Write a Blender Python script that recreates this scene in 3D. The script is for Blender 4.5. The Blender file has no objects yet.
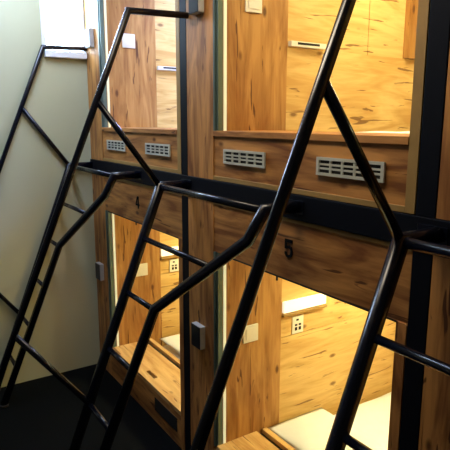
import bpy, bmesh, math, random
from mathutils import Vector, Matrix
random.seed(7)
S = bpy.context.scene
C = S.collection

# ---------------------------------------------------------------- camera
cam_d = bpy.data.cameras.new('camera'); cam = bpy.data.objects.new('camera', cam_d); C.objects.link(cam)
yaw, pitch, roll = math.radians(56.993), math.radians(10.97), math.radians(0.1)
fwd = Vector((-math.sin(yaw)*math.cos(pitch), math.cos(yaw)*math.cos(pitch), -math.sin(pitch)))
right = Vector((math.cos(yaw), math.sin(yaw), 0)); up = right.cross(fwd)
r2 = right*math.cos(roll) + up*math.sin(roll); u2 = -right*math.sin(roll) + up*math.cos(roll)
m = Matrix((r2, u2, -fwd)).transposed().to_4x4(); m.translation = Vector((3.482, -1.198, 1.70))
cam.matrix_world = m
cam_d.sensor_width = 36; cam_d.sensor_fit = 'HORIZONTAL'; cam_d.lens = 36*535.2/450
cam_d.clip_start = 0.02
S.camera = cam

# ---------------------------------------------------------------- world, exposure
w = bpy.data.worlds.new('world'); S.world = w; w.use_nodes = True
w.node_tree.nodes['Background'].inputs[0].default_value = (0.55, 0.75, 1, 1)
w.node_tree.nodes['Background'].inputs[1].default_value = 0.5
S.view_settings.view_transform = 'Standard'; S.view_settings.look = 'None'
S.view_settings.gamma = 1; S.view_settings.use_curve_mapping = False
S.view_settings.exposure = 0.0
CEIL_LIGHT, CEIL_LIGHT_R = 31.0, 19.0           # added ceiling panels: lens-flare glow at left, warm fill at right
WINDOW_LIGHT = 30.0         # daylight behind the frosted pane
POD_LOW, POD_UP, POD_FLARE = 100.0, 92.0, 220.0   # lamps inside the pods; the last imitates lens-flare glow
WARM = (1.0, 0.90, 0.50); WARML = (1.0, 0.89, 0.46); FLARE_TINT = (0.42, 0.54, 1.0)

# ---------------------------------------------------------------- materials
def nodes(name):
    mt = bpy.data.materials.new(name); mt.use_nodes = True
    nt = mt.node_tree; return mt, nt, nt.nodes['Principled BSDF']
def plain(name, col, rough=0.5, metal=0.0, spec=0.5, noise=0.0, nscale=30, bump=0.0):
    mt, nt, b = nodes(name)
    b.inputs['Base Color'].default_value = (*col, 1); b.inputs['Roughness'].default_value = rough
    b.inputs['Metallic'].default_value = metal; b.inputs['Specular IOR Level'].default_value = spec
    if noise or bump:
        tc = nt.nodes.new('ShaderNodeTexCoord'); n = nt.nodes.new('ShaderNodeTexNoise')
        n.inputs['Scale'].default_value = nscale; n.inputs['Detail'].default_value = 5
        nt.links.new(tc.outputs['Object'], n.inputs['Vector'])
        if noise:
            r = nt.nodes.new('ShaderNodeMapRange'); r.inputs['To Min'].default_value = 1-noise; r.inputs['To Max'].default_value = 1+noise
            nt.links.new(n.outputs['Fac'], r.inputs['Value'])
            mx = nt.nodes.new('ShaderNodeVectorMath'); mx.operation = 'SCALE'; mx.inputs[0].default_value = col
            nt.links.new(r.outputs['Result'], mx.inputs['Scale']); nt.links.new(mx.outputs[0], b.inputs['Base Color'])
        if bump:
            bp = nt.nodes.new('ShaderNodeBump'); bp.inputs['Strength'].default_value = bump; bp.inputs['Distance'].default_value = 0.004
            nt.links.new(n.outputs['Fac'], bp.inputs['Height']); nt.links.new(bp.outputs[0], b.inputs['Normal'])
    return mt
def emit(name, col, strength):
    mt, nt, b = nodes(name)
    b.inputs['Base Color'].default_value = (*col, 1)
    b.inputs['Emission Color'].default_value = (*col, 1); b.inputs['Emission Strength'].default_value = strength
    return mt
def wood(name, axis, light, dark, seams=None):
    """rustic oak: grain runs along axis; knots, cracks and broad tone bands"""
    mt, nt, b = nodes(name); N = nt.nodes.new; L = nt.links.new
    tc = N('ShaderNodeTexCoord'); oi = N('ShaderNodeObjectInfo')
    sh = N('ShaderNodeVectorMath'); sh.operation = 'SCALE'; sh.inputs[0].default_value = (7.3, 5.1, 9.7)
    L(oi.outputs['Random'], sh.inputs['Scale'])
    ad = N('ShaderNodeVectorMath'); ad.operation = 'ADD'; L(tc.outputs['Object'], ad.inputs[0]); L(sh.outputs[0], ad.inputs[1])
    def mapped(along, across):
        mp = N('ShaderNodeMapping'); s = [across]*3; s['xyz'.index(axis)] = along
        mp.inputs['Scale'].default_value = s; L(ad.outputs[0], mp.inputs['Vector']); return mp
    def noise(mp, sc, det=4, dist=0.0):
        n = N('ShaderNodeTexNoise'); n.inputs['Scale'].default_value = sc; n.inputs['Detail'].default_value = det
        n.inputs['Distortion'].default_value = dist; L(mp.outputs[0], n.inputs['Vector']); return n
    broad = noise(mapped(0.9, 5.5), 2.2, 5, 1.6)
    fine = noise(mapped(3.0, 45.0), 2.0, 4, 0.6)
    crack = noise(mapped(2.6, 26.0), 1.5, 3, 1.0)
    ramp = N('ShaderNodeValToRGB'); e = ramp.color_ramp.elements
    e[0].position = 0.36; e[0].color = (*dark, 1); e[1].position = 0.62; e[1].color = (*light, 1)
    mixf = N('ShaderNodeMath'); mixf.operation = 'MULTIPLY_ADD'; mixf.inputs[1].default_value = 0.22
    L(fine.outputs['Fac'], mixf.inputs[0])
    sc = N('ShaderNodeMath'); sc.operation = 'MULTIPLY'; sc.inputs[1].default_value = 0.78; L(broad.outputs['Fac'], sc.inputs[0])
    L(sc.outputs[0], mixf.inputs[2]); L(mixf.outputs[0], ramp.inputs[0])
    # cracks
    cr = N('ShaderNodeValToRGB'); ce = cr.color_ramp.elements
    ce[0].position = 0.645; ce[0].color = (0, 0, 0, 1); ce[1].position = 0.675; ce[1].color = (1, 1, 1, 1); L(crack.outputs['Fac'], cr.inputs[0])
    # knots
    vo = N('ShaderNodeTexVoronoi'); vo.inputs['Scale'].default_value = 1.9; L(mapped(2.2, 4.5).outputs[0], vo.inputs['Vector'])
    kr = N('ShaderNodeValToRGB'); ke = kr.color_ramp.elements
    ke[0].position = 0.05; ke[0].color = (1, 1, 1, 1); ke[1].position = 0.12; ke[1].color = (0, 0, 0, 1); L(vo.outputs['Distance'], kr.inputs[0])
    mxk = N('ShaderNodeMath'); mxk.operation = 'MAXIMUM'; L(cr.outputs[0], mxk.inputs[0]); L(kr.outputs[0], mxk.inputs[1])
    ml = N('ShaderNodeMath'); ml.operation = 'MULTIPLY'; ml.inputs[1].default_value = 0.88; L(mxk.outputs[0], ml.inputs[0])
    mix = N('ShaderNodeMix'); mix.data_type = 'RGBA'; mix.inputs['B'].default_value = (dark[0]*0.35, dark[1]*0.28, dark[2]*0.3, 1)
    L(ml.outputs[0], mix.inputs['Factor']); L(ramp.outputs[0], mix.inputs['A']); L(mix.outputs['Result'], b.inputs['Base Color'])
    b.inputs['Roughness'].default_value = 0.55; b.inputs['Specular IOR Level'].default_value = 0.3
    bp = N('ShaderNodeBump'); bp.inputs['Strength'].default_value = 0.15; bp.inputs['Distance'].default_value = 0.002
    L(fine.outputs['Fac'], bp.inputs['Height']); L(bp.outputs[0], b.inputs['Normal'])
    return mt
OL, OD = (0.60, 0.28, 0.075), (0.21, 0.075, 0.02)
WX = wood('oak_grain_x', 'x', OL, OD)
WY = wood('oak_grain_y', 'y', (0.70, 0.49, 0.19), (0.52, 0.31, 0.09))
WZ = wood('oak_grain_z', 'z', OL, OD)
WS = wood('oak_step_grain_x', 'x', (0.74, 0.50, 0.20), (0.50, 0.27, 0.08))
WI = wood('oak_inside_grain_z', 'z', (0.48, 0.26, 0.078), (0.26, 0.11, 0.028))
EDGE = plain('oak_edge_band', (0.36, 0.22, 0.06), 0.6, noise=0.2, nscale=20)
STEEL = plain('black_steel', (0.003, 0.0045, 0.011), 0.24, 0.0, 0.36, noise=0.15, nscale=60)
FRAME = plain('black_frame_steel', (0.003, 0.004, 0.008), 0.55, 0.0, 0.12, noise=0.15, nscale=25)
SCREW = plain('steel_screw', (0.7, 0.7, 0.72), 0.25, 1.0)
GUIDE = plain('grey_green_profile', (0.10, 0.15, 0.13), 0.4, 0.3)
GRILLE = plain('satin_grille', (0.55, 0.55, 0.45), 0.5, 0.1, noise=0.05)
DARK = plain('dark_void', (0.006, 0.005, 0.005), 0.8)
BLACKG = plain('black_glass', (0.004, 0.005, 0.011), 0.3, spec=0.25)
SILVER = plain('silver_plastic', (0.42, 0.42, 0.40), 0.4, noise=0.04)
WHITEP = plain('white_plastic', (0.75, 0.74, 0.66), 0.4, noise=0.03)
LINEN = plain('white_linen', (0.80, 0.86, 0.93), 0.9, noise=0.05, nscale=14, bump=0.6)
WALL = plain('painted_wall', (0.46, 0.47, 0.30), 0.75, noise=0.05, nscale=4, bump=0.1)
CEILM = plain('ceiling_paint', (0.35, 0.35, 0.34), 0.8, noise=0.04, nscale=5)
BWALL = plain('dark_painted_wall', (0.10, 0.10, 0.10), 0.8, noise=0.05, nscale=5)
FLOORM = plain('black_floor', (0.0022, 0.003, 0.0036), 0.7, noise=0.3, nscale=40, spec=0.06)
INK = plain('black_numeral', (0.004, 0.004, 0.004), 0.8, spec=0.1)
LED = emit('led_strip_glow', (0.55, 0.55, 0.36), 0.8)
SHELFGLOW = emit('lit_acrylic', (1.0, 0.92, 0.70), 0.8)
LAMPL = emit('pod_lamp_low', WARML, POD_LOW)
LAMPU = emit('pod_lamp_up', WARM, POD_UP)
LAMP_FLARE = emit('pod_lamp_flare_glow', FLARE_TINT, POD_FLARE)  # blue emission replaces the flare veil over the corner pod
CEIL_FLARE = emit('flare_glow_panel', (0.58, 0.70, 1.0), CEIL_LIGHT)  # blue stands in for lens-flare glow at the upper left
CEIL_FILL = emit('warm_fill_panel', (1.0, 0.85, 0.64), CEIL_LIGHT_R)  # second panel, added to brighten the right-hand pod fronts
PANE = emit('frosted_daylight_pane', (0.60, 0.80, 1.0), WINDOW_LIGHT)
WFRAME = plain('white_window_frame', (0.75, 0.77, 0.78), 0.4)

# ---------------------------------------------------------------- mesh helpers
def box(bm, x0, x1, y0, y1, z0, z1, bev=0.0):
    r = bmesh.ops.create_cube(bm, size=1)
    vs = r['verts']
    for v in vs:
        v.co = Vector(((x0+x1)/2 + v.co.x*(x1-x0), (y0+y1)/2 + v.co.y*(y1-y0), (z0+z1)/2 + v.co.z*(z1-z0)))
    if bev:
        es = list({e for v in vs for e in v.link_edges})
        bmesh.ops.bevel(bm, geom=es, offset=bev, segments=2, affect='EDGES', profile=0.5)
def tube(bm, pts, r, n=16, cap=True):
    """pipe along a polyline, mitred at the corners"""
    P = [Vector(p) for p in pts]; rings = []
    d0 = (P[1]-P[0]).normalized()
    a = d0.orthogonal().normalized(); bb = d0.cross(a)
    prev = [P[0] + a*r*math.cos(2*math.pi*k/n) + bb*r*math.sin(2*math.pi*k/n) for k in range(n)]
    rings.append([bm.verts.new(p) for p in prev])
    for i in range(1, len(P)):
        d = (P[i]-P[i-1]).normalized()
        if i < len(P)-1:
            dn = (P[i+1]-P[i]).normalized(); nrm = (d+dn).normalized()
        else: nrm = d
        cur = []
        for p in prev:
            t = (P[i]-p).dot(nrm)/d.dot(nrm); cur.append(p + d*t)
        rings.append([bm.verts.new(p) for p in cur]); prev = cur
    for i in range(len(rings)-1):
        for k in range(n):
            f = bm.faces.new((rings[i][k], rings[i][(k+1)%n], rings[i+1][(k+1)%n], rings[i+1][k])); f.smooth = True
    if cap:
        bm.faces.new(list(reversed(rings[0]))); bm.faces.new(rings[-1])
def dome(bm, c, r, axis=(0,-1,0), h=0.5):
    res = bmesh.ops.create_uvsphere(bm, u_segments=12, v_segments=6, radius=r)
    q = Vector((0,0,1)).rotation_difference(Vector(axis))
    for v in res['verts']:
        v.co.z *= h; v.co = q @ v.co + Vector(c)
    for f in bm.faces:
        if all(v in res['verts'] for v in f.verts): f.smooth = True
def prism(bm, pts, y0, y1):
    """polygon in x,z extruded along y"""
    a = [bm.verts.new((x, y0, z)) for x, z in pts]; b = [bm.verts.new((x, y1, z)) for x, z in pts]
    bm.faces.new(a); bm.faces.new(list(reversed(b)))
    for i in range(len(pts)):
        j = (i+1) % len(pts); bm.faces.new((a[j], a[i], b[i], b[j]))
def obj(name, bm, mat, parent=None, loc=None):
    me = bpy.data.meshes.new(name); bmesh.ops.recalc_face_normals(bm, faces=bm.faces[:]); bm.to_mesh(me); bm.free()
    me.materials.append(mat)
    o = bpy.data.objects.new(name, me); C.objects.link(o)
    if parent: o.parent = parent
    if loc: o.location = loc
    return o
def boxes(name, mat, parent, *bs, bev=0.0, loc=None):
    bm = bmesh.new()
    for b_ in bs: box(bm, *b_, bev=bev)
    return obj(name, bm, mat, parent, loc)
def tag(o, label, cat, group=None):
    o['label'] = label; o['category'] = cat
    if group: o['group'] = group
    return o
def thing(name, label, cat, loc=(0,0,0), group=None):
    o = bpy.data.objects.new(name, None); o.empty_display_size = 0.1; C.objects.link(o); o.location = loc
    return tag(o, label, cat, group)
def struct(o): o['kind'] = 'structure'; return o
def dup(root, loc, label):
    r = root.copy(); C.objects.link(r); r.location = loc; r['label'] = label
    for ch in [c for c in C.objects if c.parent == root]:
        c = ch.copy(); C.objects.link(c); c.parent = r
        for g in [q for q in C.objects if q.parent == ch]:
            d = g.copy(); C.objects.link(d); d.parent = c
    return r

PW = 1.3147                    # pod pitch
O0 = 0.007                     # left side of the first pod
CEIL = 2.78; YB = -2.0; XR = 4.3; DEPTH = 2.05
# ---------------------------------------------------------------- room shell
struct(boxes('floor', FLOORM, None, (-0.15, XR+0.1, YB-0.1, DEPTH+0.1, -0.1, 0.0)))
struct(boxes('ceiling', CEILM, None, (-0.15, XR+0.1, YB-0.1, DEPTH+0.1, CEIL, CEIL+0.1)))
WY0, WY1, WZ0, WZ1 = -0.262, -0.004, 2.128, 2.66
struct(boxes('wall_left', WALL, None, (-0.12, 0, YB, WY0, 0, CEIL), (-0.12, 0, WY1, DEPTH, 0, CEIL),
             (-0.12, 0, WY0, WY1, 0, WZ0), (-0.12, 0, WY0, WY1, WZ1, CEIL)))
struct(boxes('wall_front', BWALL, None, (-0.12, XR, YB-0.1, YB, 0, CEIL)))
struct(boxes('wall_right', BWALL, None, (XR, XR+0.1, YB-0.1, DEPTH, 0, CEIL)))
struct(boxes('wall_back', BWALL, None, (-0.12, XR, DEPTH, DEPTH+0.1, 0, CEIL)))
wn = struct(boxes('window_1', WFRAME, None, (-0.06, 0.006, WY0-0.012, WY0+0.012, WZ0, WZ1), (-0.06, 0.006, WY1-0.012, WY1, WZ0, WZ1),
             (-0.06, 0.006, WY0-0.012, WY1, WZ1-0.012, WZ1+0.012)))
boxes('pane', PANE, wn, (-0.055, -0.045, WY0+0.012, WY1-0.012, WZ0, WZ1-0.012))
boxes('window_sill', WFRAME, wn, (-0.06, 0.035, WY0-0.004, WY1, WZ0-0.042, WZ0-0.002), bev=0.003)

# ---------------------------------------------------------------- steel frame carrying the pods
fr = thing('steel_frame', 'black steel frame of uprights and long beam between the wooden pods', 'frame', (0,0,0))
boxes('beam', FRAME, fr, (0.002, XR-0.01, -0.006, 0.06, 1.367, 1.453), bev=0.002)
for k in range(1, 4):
    x1 = O0 + k*PW
    boxes('upright', FRAME, fr, (x1-0.0625, x1-0.0015, 0.0, 0.06, 0, 1.367), (x1-0.0625, x1-0.0015, 0.0, 0.06, 1.453, CEIL), bev=0.002)

# ---------------------------------------------------------------- pods (local x from pod left side, z from floor)
W = 1.25; IN = 0.25; RI = 1.213
def interior(t, z0, z1, lamp, z_split=None):
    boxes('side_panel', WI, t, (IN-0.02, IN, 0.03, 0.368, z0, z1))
    boxes('ceiling_panel', WY, t, (IN-0.02, W, 0.03, 2.0, z1, z1+0.018))
    boxes('back_panel', WX, t, (IN-0.02, W, 1.98, 2.0, z0, z1))
    boxes('side_panel', WY, t, (RI, RI+0.02, 0.03, 1.98, z0, z1))
    lp = boxes('pod_lamp', WHITEP, t, (0.55, 0.95, 0.75, 0.95, z1-0.022, z1), bev=0.004)
    boxes('diffuser', lamp, lp, (0.57, 0.93, 0.77, 0.93, z1-0.027, z1-0.022))
def lower_pod():
    t = thing('sleeping_pod', '', 'sleeping pod', (O0, 0, 0), 'lower row of wooden sleeping pods')
    T = 1.364
    boxes('front_post', WZ, t, (0.002, 0.222, 0.0, 0.03, 0, T))
    boxes('fascia_board', WX, t, (0.222, W-0.001, 0.004, 0.03, 1.142, T-0.012))
    boxes('edge_trim', EDGE, t, (0.222, W-0.001, 0.0, 0.03, T-0.012, T))
    boxes('edge_trim', DARK, t, (0.27, RI, 0.002, 0.034, 1.136, 1.142))
    boxes('corner_stile', WZ, t, (RI, W-0.001, 0.0, 0.03, 0, 1.142))
    g = boxes('blind_guide', GUIDE, t, (0.223, 0.236, 0.0, 0.03, 0.2, 1.14), (0.240, 0.252, 0.006, 0.03, 0.2, 1.14), bev=0.001)
    boxes('light_strip', LED, t, (IN, IN+0.005, 0.034, 0.047, 0.215, 1.14))
    boxes('plinth_board', WX, t, (0.223, RI, 0.0, 0.02, 0.002, 0.19), )
    boxes('drawer_vent', DARK, t, (0.90, 1.17, -0.003, 0.0, 0.075, 0.155), bev=0.001)
    st = boxes('step_board', WS, t, (IN+0.001, 0.690, 0.0, 0.228, 0.19, 0.2135), (0.800, RI, 0.0, 0.228, 0.19, 0.2135),
          (0.690, 0.800, 0.0, 0.043, 0.19, 0.2135), (0.690, 0.800, 0.067, 0.228, 0.19, 0.2135))
    boxes('finger_slot', DARK, st, (0.688, 0.802, 0.041, 0.069, 0.186, 0.190))
    boxes('bed_rail', WS, t, (IN+0.001, RI, 0.262, 0.29, 0.02, 0.2135))
    boxes('shadow_gap', DARK, t, (IN+0.001, RI, 0.228, 0.262, 0.15, 0.19))
    boxes('bed_base', WX, t, (IN+0.001, RI, 0.29, 1.98, 0.0, 0.03))
    interior(t, 0.03, 1.335, LAMPL)
    boxes('side_panel', WY, t, (IN-0.025, IN-0.005, 0.37, 1.98, 0.03, 0.66), (IN-0.025, IN-0.005, 0.37, 1.98, 0.663, 1.335))
    sh = boxes('reading_lamp', SHELFGLOW, t, (IN-0.004, IN+0.012, 0.375, 0.65, 0.790, 0.846), bev=0.002)
    boxes('lamp_ledge', EDGE, sh, (IN-0.004, IN+0.016, 0.372, 0.655, 0.772, 0.784), bev=0.001)
    boxes('coat_hook', DARK, t, (0.62, 0.626, 0.034, 0.040, 1.105, 1.136))
    return t
def upper_pod():
    t = thing('sleeping_pod', '', 'sleeping pod', (O0, 0, 1.455), 'upper row of wooden sleeping pods')
    H = 2.775-1.455; sz = 1.661-1.455
    boxes('front_post', WZ, t, (0.002, 0.222, 0.0, 0.03, 0, H))
    boxes('front_board', WX, t, (0.224, 1.216, 0.005, 0.03, 0.018, sz-0.022))
    boxes('edge_trim', EDGE, t, (0.224, 1.216, 0.0, 0.03, 0.0, 0.018), bev=0.001)
    boxes('edge_trim', EDGE, t, (1.216, W-0.001, 0.0, 0.03, 0, H), bev=0.001)
    boxes('sill_board', WX, t, (0.224, 1.216, -0.002, 0.30, sz-0.022, sz), bev=0.001)
    g = boxes('blind_guide', GUIDE, t, (0.223, 0.236, 0.0, 0.03, sz, H), (0.240, 0.252, 0.006, 0.03, sz, H), bev=0.001)
    boxes('light_strip', LED, t, (IN, IN+0.005, 0.034, 0.047, sz, H))
    boxes('bed_base', WX, t, (IN+0.001, RI, 0.03, 1.98, 0.0, 0.03))
    interior(t, 0.03, H-0.03, LAMPU)
    zs = 2.02-1.455
    boxes('side_panel', WY, t, (IN-0.025, IN-0.003, 0.37, 1.98, 0.03, zs))
    boxes('side_panel', WY, t, (IN-0.03, IN-0.015, 0.37, 0.886, zs, H-0.03), (IN-0.03, IN-0.015, 0.890, 1.98, zs, H-0.03))
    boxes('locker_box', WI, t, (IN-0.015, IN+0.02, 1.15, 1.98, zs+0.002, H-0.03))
    sh = boxes('wall_shelf', WHITEP, t, (IN-0.004, IN+0.02, 0.375, 0.58, zs+0.004, zs+0.026))
    boxes('slot', DARK, sh, (IN+0.02, IN+0.0205, 0.41, 0.54, zs+0.012, zs+0.022))
    return t
lo = lower_pod()
lo['label'] = 'lower wooden sleeping pod marked 4, in the corner by the end wall'
lo2 = dup(lo, (O0+PW, 0, 0), 'lower wooden sleeping pod marked 5, with the lit bed nearest the camera')
lo3 = dup(lo, (O0+2*PW, 0, 0), 'lower wooden sleeping pod cut off by the right edge, right of the broad upright')
hi = upper_pod()
hi['label'] = 'upper wooden sleeping pod in the corner beside the bright window'
hi2 = dup(hi, (O0+PW, 0, 1.455), 'upper wooden sleeping pod glowing yellow in the middle, above number 5')
hi3 = dup(hi, (O0+2*PW, 0, 1.455), 'upper wooden sleeping pod cut off by the right edge, above the beam')
# the corner pod's lamp is tinted blue to stand in for lens-flare haze
for ch in C.objects:
    if ch.parent and ch.parent.parent == hi and ch.name.startswith('diffuser'):
        ch.data = ch.data.copy(); ch.data.materials[0] = LAMP_FLARE

# ---------------------------------------------------------------- ventilation grilles
def grille(x):
    t = thing('vent_grille', '', 'vent grille', (x, 0.003, 1.559), 'vent grilles on the upper pod fronts')
    w_, h_ = 0.139, 0.029
    bs = [(-w_, w_, -0.007, 0, h_-0.009, h_), (-w_, w_, -0.007, 0, -h_, -h_+0.009), (-w_, -w_+0.012, -0.007, 0, -h_+0.009, h_-0.009), (w_-0.012, w_, -0.007, 0, -h_+0.009, h_-0.009)]
    boxes('grille_frame', GRILLE, t, *bs)
    iw = w_-0.012; n = 5; bars = []
    for k in range(1, n):
        cx = -iw + 2*iw*k/n; bars.append((cx-0.004, cx+0.004, -0.006, -0.001, -h_+0.009, h_-0.009))
    for k in (1, 2):
        cz = -h_+0.009 + (2*h_-0.018)*k/3; bars.append((-iw, iw, -0.006, -0.001, cz-0.003, cz+0.003))
    boxes('grille_bars', GRILLE, t, *bars)
    boxes('backing', DARK, t, (-iw, iw, -0.001, 0, -h_+0.009, h_-0.009))
    return t
gx = [0.446, 1.002]
g0 = grille(O0+gx[0]); g0['label'] = 'vent grille nearest the end wall, on the corner pod above the beam'
dup(g0, (O0+gx[1], 0.003, 1.559), 'right vent grille of the corner pod, left of the narrow upright')
dup(g0, (O0+PW+gx[0], 0.003, 1.559), 'vent grille left of the tall black pole, above number 5')
dup(g0, (O0+PW+gx[1], 0.003, 1.559), 'largest vent grille, partly behind the slanting branch pipe')

# ---------------------------------------------------------------- numbers on the lower fascias
def stroke_num(name, polys, x, z, label):
    bm = bmesh.new()
    for p in polys: prism(bm, [(q[0]*0.88, q[1]) for q in p], -0.003, 0.0)
    return tag(obj(name, bm, INK, None, (x, 0.004, z)), label, 'number sign', 'numbers on the lower pod fascias')
five = [[(-.024,.033),(.022,.033),(.022,.021),(-.012,.021),(-.012,.004),(-.024,.004)],
        [(-.024,.004),(-.012,.004),(-.006,.010),(.006,.012),(.018,.007),(.025,-.006),(.024,-.022),(.015,-.031),(.001,-.035),(-.014,-.032),(-.024,-.022),
         (-.024,-.014),(-.011,-.014),(-.009,-.021),(.001,-.025),(.010,-.020),(.013,-.008),(.008,.000),(-.002,.002),(-.010,-.003),(-.024,-.003)]]
stroke_num('number_sign', five, 2.050, 1.256, 'black number 5 on the wooden fascia below the beam')
four = [[(.006,-.035),(.019,-.035),(.019,.033),(.006,.033)], [(-.026,-.020),(.006,-.020),(.006,-.009),(-.013,-.009),(.006,.033),(-.004,.033),(-.026,-.010)], [(.019,-.020),(.028,-.020),(.028,-.009),(.019,-.009)]]
stroke_num('number_sign', four, 0.736, 1.256, 'black number 4 on the corner pod fascia below the beam')

# ---------------------------------------------------------------- card readers
def reader(x, z):
    t = thing('card_reader', '', 'card reader', (x, 0.0, z), 'card readers on the pod posts')
    boxes('housing', SILVER, t, (-0.041, 0.041, -0.028, 0, -0.056, 0.056), bev=0.004)
    boxes('touch_face', BLACKG, t, (-0.0405, 0.0375, -0.0305, -0.0282, -0.054, 0.0535), bev=0.0005)
    return t
rd = reader(O0+0.115, 0.712); rd['label'] = 'card reader low on the corner post beside the end wall'
dup(rd, (O0+PW+0.112, 0, 0.714), 'card reader low on the post left of the largest lit bed')
dup(rd, (O0+0.115, 0, 2.20), 'card reader high on the corner post next to the window')
dup(rd, (O0+PW+0.118, 0, 2.195), 'card reader at the top edge, right of the narrow upright')

# ---------------------------------------------------------------- switches and sockets on the inner side walls
def switch(x, y, z):
    t = thing('light_switch', '', 'light switch', (x, y, z), 'light switches inside the pods')
    boxes('switch_plate', WHITEP, t, (0, 0.007, -0.042, 0.042, -0.042, 0.042), bev=0.002)
    boxes('rocker', WHITEP, t, (0.007, 0.010, -0.028, 0.028, -0.028, 0.028), bev=0.001)
    return t
sw = switch(O0+IN, 0.228, 0.718); sw['label'] = 'white switch inside the lower corner pod, by the black ladder'
dup(sw, (O0+PW+IN, 0.184, 0.730), 'white switch inside lower pod 5, beside its lit strip')
dup(sw, (O0+IN, 0.184, 2.185), 'white switch inside the upper corner pod, behind the pole')
dup(sw, (O0+PW+IN, 0.180, 2.185), 'white switch inside the middle upper pod at the top edge')
def socket(x, y, z):
    t = thing('power_socket', '', 'power socket', (x, y, z), 'socket panels under the pod shelves')
    boxes('socket_plate', WHITEP, t, (0, 0.006, -0.036, 0.036, -0.046, 0.046), bev=0.002)
    boxes('socket_opening', DARK, t, (0.006, 0.0068, -0.020, -0.004, -0.030, -0.012), (0.006, 0.0068, 0.004, 0.020, -0.030, -0.012),
          (0.006, 0.0068, -0.020, -0.004, -0.006, 0.004), (0.006, 0.0068, 0.004, 0.020, -0.006, 0.004), (0.006, 0.0068, -0.012, 0.004, 0.020, 0.030), bev=0.0003)
    return t
so = socket(O0+PW+IN-0.005, 0.475, 0.712); so['label'] = 'white socket panel below the lit shelf in lower pod 5'
dup(so, (O0+IN-0.005, 0.475, 0.712), 'white socket panel in the lower corner pod, behind the ladder')
usb = boxes('power_socket', WHITEP, None, (0, 0.006, -0.022, 0.022, -0.012, 0.012), bev=0.002, loc=(O0+PW+IN-0.003, 0.60, 1.99))
tag(usb, 'tiny socket beside the narrow ledge in the middle upper pod', 'power socket')
boxes('socket_opening', DARK, usb, (0.006, 0.0066, -0.012, 0.0, -0.004, 0.004), (0.006, 0.0066, 0.004, 0.014, -0.004, 0.004))

# ---------------------------------------------------------------- bedding
def soft(name, x0, x1, y0, y1, z0, z1, seed, bulge=0.0, parent=None, wr=0.006):
    rnd = random.Random(seed); bm = bmesh.new(); nx, ny = 22, 26
    ph = [(rnd.uniform(3, 9), rnd.uniform(3, 9), rnd.uniform(0, 6)) for _ in range(5)]
    top = []; bot = []
    for i in range(nx+1):
        rt = []; rb = []
        for j in range(ny+1):
            u, v = i/nx*2-1, j/ny*2-1
            e = (max(0, 1-abs(u)**(2.5 if bulge else 14))*max(0, 1-abs(v)**(2.5 if bulge else 14)))**(0.5)
            x = x0+(x1-x0)*i/nx; y = y0+(y1-y0)*j/ny
            wv = sum(math.sin(a*x*3+b*y*3+c) for a, b, c in ph)*wr/3
            h = (z1-z0)
            zt = z0+h*(0.5+0.5*e) + wv*e
            zb = z0+h*(0.5-0.5*e) if bulge else z0+h*0.5*(1-e)
            rt.append(bm.verts.new((x, y, zt))); rb.append(bm.verts.new((x, y, zb)))
        top.append(rt); bot.append(rb)
    for i in range(nx):
        for j in range(ny):
            for g, fl in ((top, False), (bot, True)):
                q = [g[i][j], g[i+1][j], g[i+1][j+1], g[i][j+1]]
                f = bm.faces.new(list(reversed(q)) if fl else q); f.smooth = True
    bmesh.ops.remove_doubles(bm, verts=bm.verts[:], dist=0.0004)
    # close the rim
    es = [e for e in bm.edges if e.is_boundary]
    if es: bmesh.ops.bridge_loops(bm, edges=es) if False else bmesh.ops.holes_fill(bm, edges=es)
    return obj(name, bm, LINEN, parent)
def mattress(loc, h):
    t = soft('mattress', 0.0, 0.95, 0.0, 1.66, 0.0, h, 3, wr=0.004); t.location = loc
    return t
x_in = O0+IN+0.004
ma = mattress((x_in, 0.295, 0.031), 0.150); tag(ma, 'white mattress in the lower corner pod, behind its wooden step', 'mattress', 'mattresses in the pods')
for (k, z, lb) in ((1, 0.031, 'large white mattress in lower pod 5, at the bottom of the picture'), (0, 1.486, 'white mattress in the upper corner pod behind the sill'),
                   (1, 1.486, 'white mattress edge showing above the sill of the middle upper pod')):
    c = ma.copy(); C.objects.link(c); c.location = (x_in+k*PW, 0.295, z+ (0.018 if z > 1 else 0)); c['label'] = lb
    if z > 1: c.scale.z = 1.0
pa = soft('pillow', 0.0, 0.62, 0.0, 0.36, 0.0, 0.05, 11, bulge=1.0, wr=0.007); pa.location = (x_in+0.02, 0.335, 0.184)
tag(pa, 'white pillow in the lower corner pod, seen between the ladder rails', 'pillow', 'pillows in the lower pods')
c = pa.copy(); C.objects.link(c); c.location = (x_in+PW+0.0, 0.293, 0.184); c['label'] = 'white pillow in lower pod 5, behind the dark slot of the step'

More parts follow.
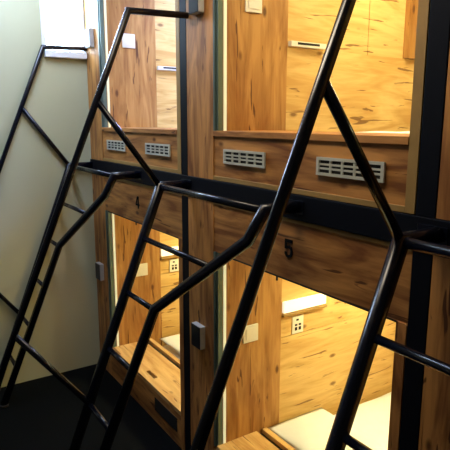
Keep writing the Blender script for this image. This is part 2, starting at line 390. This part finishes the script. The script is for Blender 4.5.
# ---------------------------------------------------------------- ladders (local x = 0 at the left rail; y out of the pods is negative)
RP, RR, RG, RB = 0.0138, 0.022, 0.0118, 0.014
def Ly(z): return -0.150 - 0.391*(1.414-z)
def Py(z): return -0.276 - 0.4145*(2.141-z)
WB = 0.768
def ladder():
    t = thing('bunk_ladder', '', 'ladder', (0.0, 0, 0), 'black pipe ladders along the pods')
    bm = bmesh.new(); tube(bm, [(0, -0.001, 2.150), (0, Py(2.141), 2.141), (0, Py(0.012), 0.012)], RP)
    obj('tall_pole', bm, STEEL, t)
    bm = bmesh.new(); tube(bm, [(0, Py(1.782), 1.782), (0, Ly(1.414), 1.414)], RP-0.001); obj('branch_pipe', bm, STEEL, t)
    bm = bmesh.new(); tube(bm, [(0, Py(0.86), 0.86), (0, Ly(0.475), 0.475)], RP-0.001); obj('branch_pipe', bm, STEEL, t)
    bm = bmesh.new(); tube(bm, [(0, -0.0075, 1.4145), (0, Ly(1.414), 1.414), (0, Ly(0.012), 0.012)], RR)
    l = obj('side_rail', bm, STEEL, t)
    bm = bmesh.new(); tube(bm, [(WB, -0.0075, 1.4145), (WB, Ly(1.414), 1.414), (K1[0], Ly(K1[1]), K1[1]), (K2[0], Ly(K2[1]), K2[1]), (K3, Ly(0.012), 0.012)], RR-0.001)
    obj('side_rail', bm, STEEL, t)
    bm = bmesh.new(); tube(bm, [(0, Ly(1.414), 1.414), (WB, Ly(1.414), 1.414)], RB); obj('top_bar', bm, STEEL, t)
    def rx(z):
        if z > K1[1]: a, b = (WB, 1.414), K1
        elif z > K2[1]: a, b = K1, K2
        else: a, b = K2, (K3, 0.012)
        f = (a[1]-z)/(a[1]-b[1]); return a[0]+(b[0]-a[0])*f
    for z in (1.19, 0.96, 0.717, 0.475, 0.235):
        bm = bmesh.new(); tube(bm, [(0, Ly(z), z), (rx(z), Ly(z), z)], RG); obj('rung', bm, STEEL, t)
    for x in (0.0, WB):
        bm = bmesh.new(); box(bm, x-0.062, x+0.03, -0.0095, -0.0062, 1.388, 1.436, bev=0.001)
        pl = obj('mounting_plate', bm, STEEL, t)
        bm = bmesh.new(); dome(bm, (x-0.046, -0.0095, 1.412), 0.0065); obj('screw', bm, SCREW, pl)
    for x, y in ((0, Py(0.012)), (0, Ly(0.012)), (K3, Ly(0.012))):
        bm = bmesh.new(); tube(bm, [(x, y, 0.0), (x, y, 0.016)], 0.026); obj('foot', bm, DARK, t)
    return t
K1, K2, K3 = (0.735, 1.312), (0.290, 0.965), 0.235
ld = ladder()
ld.location = (0.022, 0, 0)
ld['label'] = 'black pipe ladder in the corner against the end wall, leftmost in the photo'
dup(ld, (0.022+PW, 0, 0), 'black pipe ladder in the middle, between the lit pods 4 and 5')
dup(ld, (0.022+2*PW, 0, 0), 'nearest black pipe ladder, its rail crossing the bed at lower right')

# ---------------------------------------------------------------- added corridor ceiling panels, out of view
def added_ceiling_light(x, y, mat, label):
    cl = thing('added_ceiling_light', label, 'added ceiling light', (x, y, CEIL))
    boxes('lamp_housing', WFRAME, cl, (-0.42, 0.42, -0.16, 0.16, -0.05, 0.0), bev=0.004)
    boxes('diffuser', mat, cl, (-0.40, 0.40, -0.14, 0.14, -0.056, -0.05))
added_ceiling_light(0.62, -0.50, CEIL_FLARE, 'unseen blue ceiling panel near the end wall, standing in for lens-flare glow')
added_ceiling_light(2.15, -0.48, CEIL_FILL, 'unseen warm ceiling panel above the middle ladder, added to brighten the right pod fronts')
